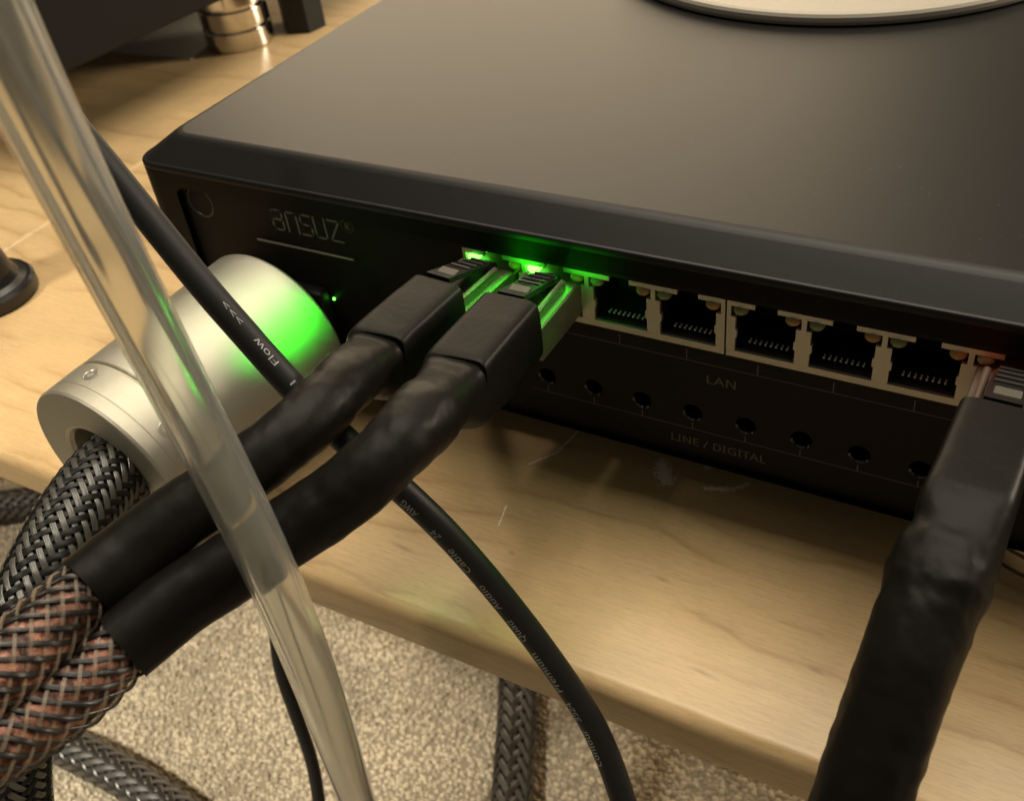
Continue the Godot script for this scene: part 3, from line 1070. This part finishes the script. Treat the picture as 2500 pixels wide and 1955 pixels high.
func small_things() -> void:
	# round white puck on the lid
	var o := thing("round_puck", "wide pale metal disc lying on the lid of the switch at the top edge", "disc", Vector3(-10.5, 24.3, -170))
	var b := mb()
	b.lathe([Vector2(0, 24.32), Vector2(65.6, 24.32), Vector2(66.4, 24.8), Vector2(66.6, 25.6), Vector2(66.5, 26.6), Vector2(66.0, 27.3), Vector2(65.0, 27.6), Vector2(30, 27.7), Vector2(0, 27.7)], Vector3(-9.5, 0, -166.5), Vector3.UP, 160)
	part("disc", b, M.puck, o)
	# black component behind, standing on ringed chrome feet
	o = thing("black_component", "dark metal component standing on a ringed chrome foot at the top left", "audio component", Vector3(-420, SHELF, -230))
	b = mb()
	b.xf = Transform3D(Basis(Vector3.UP, -0.10), Vector3(-281, 0, -75))
	b.box(Vector3(-150, 8.5, -150), Vector3(300, 43, 300), 1.2)
	part("case", b, M.amp, o)
	b = mb()
	var pr := [Vector2(0, 28.5), Vector2(12.5, 28.5), Vector2(14.6, 28.0), Vector2(15.4, 26.9)]
	for y in [18.6, 9.4]:
		pr += [Vector2(16.0, y + 1.1), Vector2(15.9, y + 0.8), Vector2(14.4, y + 0.6), Vector2(14.4, y - 0.6), Vector2(15.9, y - 0.8), Vector2(16.0, y - 1.1)]
	pr += [Vector2(16.0, 0.9), Vector2(15.4, 0.1), Vector2(0, 0.1)]
	b.lathe(pr, Vector3(-294, SHELF, -203), Vector3.UP, 72)
	part("foot", b, M.chrome, o)
	# pale patch of reflected light on the wood, shaped as a thin slab
	o = thing("pale_light_patch", "pale patch of reflected light on the shelf under the edge of the dark component, built as a thin slab", "light_patch", Vector3(-320, SHELF, -205))
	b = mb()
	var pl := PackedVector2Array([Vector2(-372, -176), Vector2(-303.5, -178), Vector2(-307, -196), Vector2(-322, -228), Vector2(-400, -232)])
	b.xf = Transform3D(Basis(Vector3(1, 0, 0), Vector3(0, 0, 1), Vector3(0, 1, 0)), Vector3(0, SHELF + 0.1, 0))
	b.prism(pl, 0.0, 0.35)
	part("light_patch", b, M.light_patch, o)
	# black knob beside the foot
	o = thing("black_post", "black six-sided post with a thinner stem standing beside the chrome foot", "post", Vector3(-274, SHELF, -226))
	b = mb()
	var hexp := PackedVector2Array()
	for k in 6:
		hexp.append(Vector2(cos(TAU * k / 6 + 0.35), sin(TAU * k / 6 + 0.35)) * 10.5)
	b.xf = Transform3D(Basis(Vector3(1, 0, 0), Vector3(0, 0, -1), Vector3(0, 1, 0)), Vector3(-274, SHELF, -226))
	b.prism(hexp, 0.1, 22.0, true)
	part("hexagon_base", b, M.rubber, o)
	b = mb()
	b.lathe([Vector2(6.6, 22), Vector2(6.6, 27), Vector2(5.6, 28), Vector2(5.6, 44), Vector2(8.5, 45), Vector2(8.5, 58), Vector2(0, 59)], Vector3(-274, SHELF, -226), Vector3.UP, 40)
	part("stem", b, M.plug_black, o)
	# round black foot of a stand at the left edge
	o = thing("black_stand_foot", "flared black round foot standing on the shelf at the left edge", "stand foot", Vector3(-227, SHELF, -1))
	b = mb()
	b.lathe([Vector2(0, 0.1), Vector2(15.2, 0.1), Vector2(15.8, 0.7), Vector2(15.8, 4.2), Vector2(15.0, 5.2), Vector2(13.8, 5.3), Vector2(11.8, 6.2), Vector2(10.6, 8.5), Vector2(9.6, 14), Vector2(8.4, 40), Vector2(7.8, 90), Vector2(0, 90)], Vector3(-228.5, SHELF, -1), Vector3.UP, 64)
	part("flared_foot", b, mat(0.012, 0.011, 0.011, 0.32), o)
	# thin black wire at the bottom
	o = thing("thin_wire", "thin black wire hanging below the shelf beside the clear tube", "wire", Vector3(-103, -130, 36))
	b = mb()
	var c := soften(curve([[Vector3(-92, -62, 14), 4.0], [Vector3(-101, -80, 22), 4.0], [Vector3(-105.2, -98, 27.5), 4.0], [Vector3(-106.6, -112.1, 31.6), 4.0], [Vector3(-106.0, -124.5, 35.0), 4.0], [Vector3(-103.6, -140, 37.5), 4.0], [Vector3(-100.9, -159.9, 40.4), 4.0], [Vector3(-99.9, -177.2, 44.3), 4.0], [Vector3(-100.2, -197.2, 48.7), 4.0], [Vector3(-104, -247, 58), 4.0]], 1.2), 10)
	sweep(b, c, 24, 0.0)
	part("wire", b, M.rubber, o)
	# braided cables on the carpet
	var defs := [
		["black braided cable lying on the carpet, coming out from under the shelf", [Vector3(-135, -242, -150), Vector3(-105.8, -242, -95.8), Vector3(-93.4, -242, -63.2), Vector3(-83.5, -242, -43.8), Vector3(-75.7, -242, -27.2), Vector3(-67.6, -242, -10.1), Vector3(-50, -242, 32)], 15.5],
		["black braided cable lying on the carpet at the bottom left corner", [Vector3(-370, -242, 66), Vector3(-299.9, -242, 53.2), Vector3(-260.8, -242, 48.3), Vector3(-222.0, -242, 46.9), Vector3(-194.1, -242, 48.5), Vector3(-163.4, -242, 53), Vector3(-110, -242, 72)], 15.5],
		["black braided cable on the floor at the left edge, behind the power cable", [Vector3(-470, -241, 10), Vector3(-417.7, -241, -25.1), Vector3(-390.8, -241, -43.9), Vector3(-365, -241, -62), Vector3(-320, -241, -100)], 17.5]]
	for d in defs:
		o = thing("braided_cable", d[0], "braided cable", d[1][1], "braided cables on the carpet")
		var pts := []
		for p in d[1]:
			pts.append([p, d[2]])
		c = soften(curve(pts, 1.6), 6)
		b = mb()
		var core := []
		for e in c:
			core.append([e[0], e[1] - 1.2])
		sweep(b, core, 28, 0.0)
		part("core", b, M.core_black, o)
		braid(o, c, 12, 2.7, 2.7, 1.0 / 78.0, 0.45, true, M.strand_far_sheen, M.strand_far_b, false, 2)

func _ready() -> void:
	# camera
	var cam := Camera3D.new()
	cam.name = "camera"
	add_child(cam)
	var right := Vector3(0.87202725, -0.10726872, -0.47755827)
	var down := Vector3(0.23258829, -0.76767354, 0.59714322)
	var fwd := Vector3(-0.43066363, -0.63179962, -0.64448279)
	cam.transform = Transform3D(Basis(right, -down, -fwd).orthonormalized(), Vector3(66.2035, 122.3518, 151.7823) * MM)
	var at := CameraAttributesPhysical.new()
	at.frustum_focal_length = 45.43
	at.frustum_focus_distance = 0.188
	at.exposure_aperture = 46.0
	at.frustum_near = 0.005
	at.frustum_far = 20.0
	cam.attributes = at
	cam.fov = 42.146
	cam.near = 0.005
	cam.far = 20.0
	cam.current = true
	var we := WorldEnvironment.new()
	we.name = "world_environment"
	var e := Environment.new()
	e.background_mode = Environment.BG_COLOR
	e.background_color = lin(0.085, 0.075, 0.059)
	e.tonemap_mode = Environment.TONE_MAPPER_LINEAR
	e.tonemap_exposure = 1.16
	e.sdfgi_enabled = true
	e.ssao_enabled = true
	e.ssil_enabled = true
	we.environment = e
	add_child(we)
	# ceiling lamp above and a little behind, and a lamp behind the rack at the left
	area(Vector3(0.0, 1.15, -0.30), Vector3(-0.02, -0.04, 0.0), Vector2(1.3, 0.65), 1.62, Color(1.0, 0.955, 0.865), "ceiling_lamp")
	area(Vector3(-0.66, 0.37, -1.08), Vector3(-0.1, 0.0, -0.1), Vector2(0.95, 0.9), 0.85, Color(1.0, 0.90, 0.75), "lamp_behind")
	area(Vector3(1.1, 0.52, -1.0), Vector3(-0.3, 0.0, -0.2), Vector2(0.35, 0.35), 1.4, Color(1.0, 0.94, 0.83), "fill_right")  # added, unseen: brightens the wood under the dark component
	beam(Vector3(-0.5, 1.3, 0.85), Vector3(-0.22, -0.25, 0.04), 8.0, 3.0, Color(1.0, 0.95, 0.86), "carpet_fill_spot", 0.1)  # unseen spot added to light the carpet, cone narrowed to miss the switch
	noise.seed = 11
	noise.frequency = 0.01
	noise.fractal_octaves = 3
	materials()
	M.strand_far_sheen = mat(0.10, 0.095, 0.085, 0.38, 0.0, 0.6)  # lighter colour carries the sheen of one strand direction
	M.strand_far_b = mat(0.03, 0.028, 0.025, 0.3, 0.0, 0.7)
	setting()
	network_switch()
	network_cables()
	power_lead()
	black_cable()
	clear_tube()
	small_things()
	print("fov ", cam.fov, " near ", cam.near)
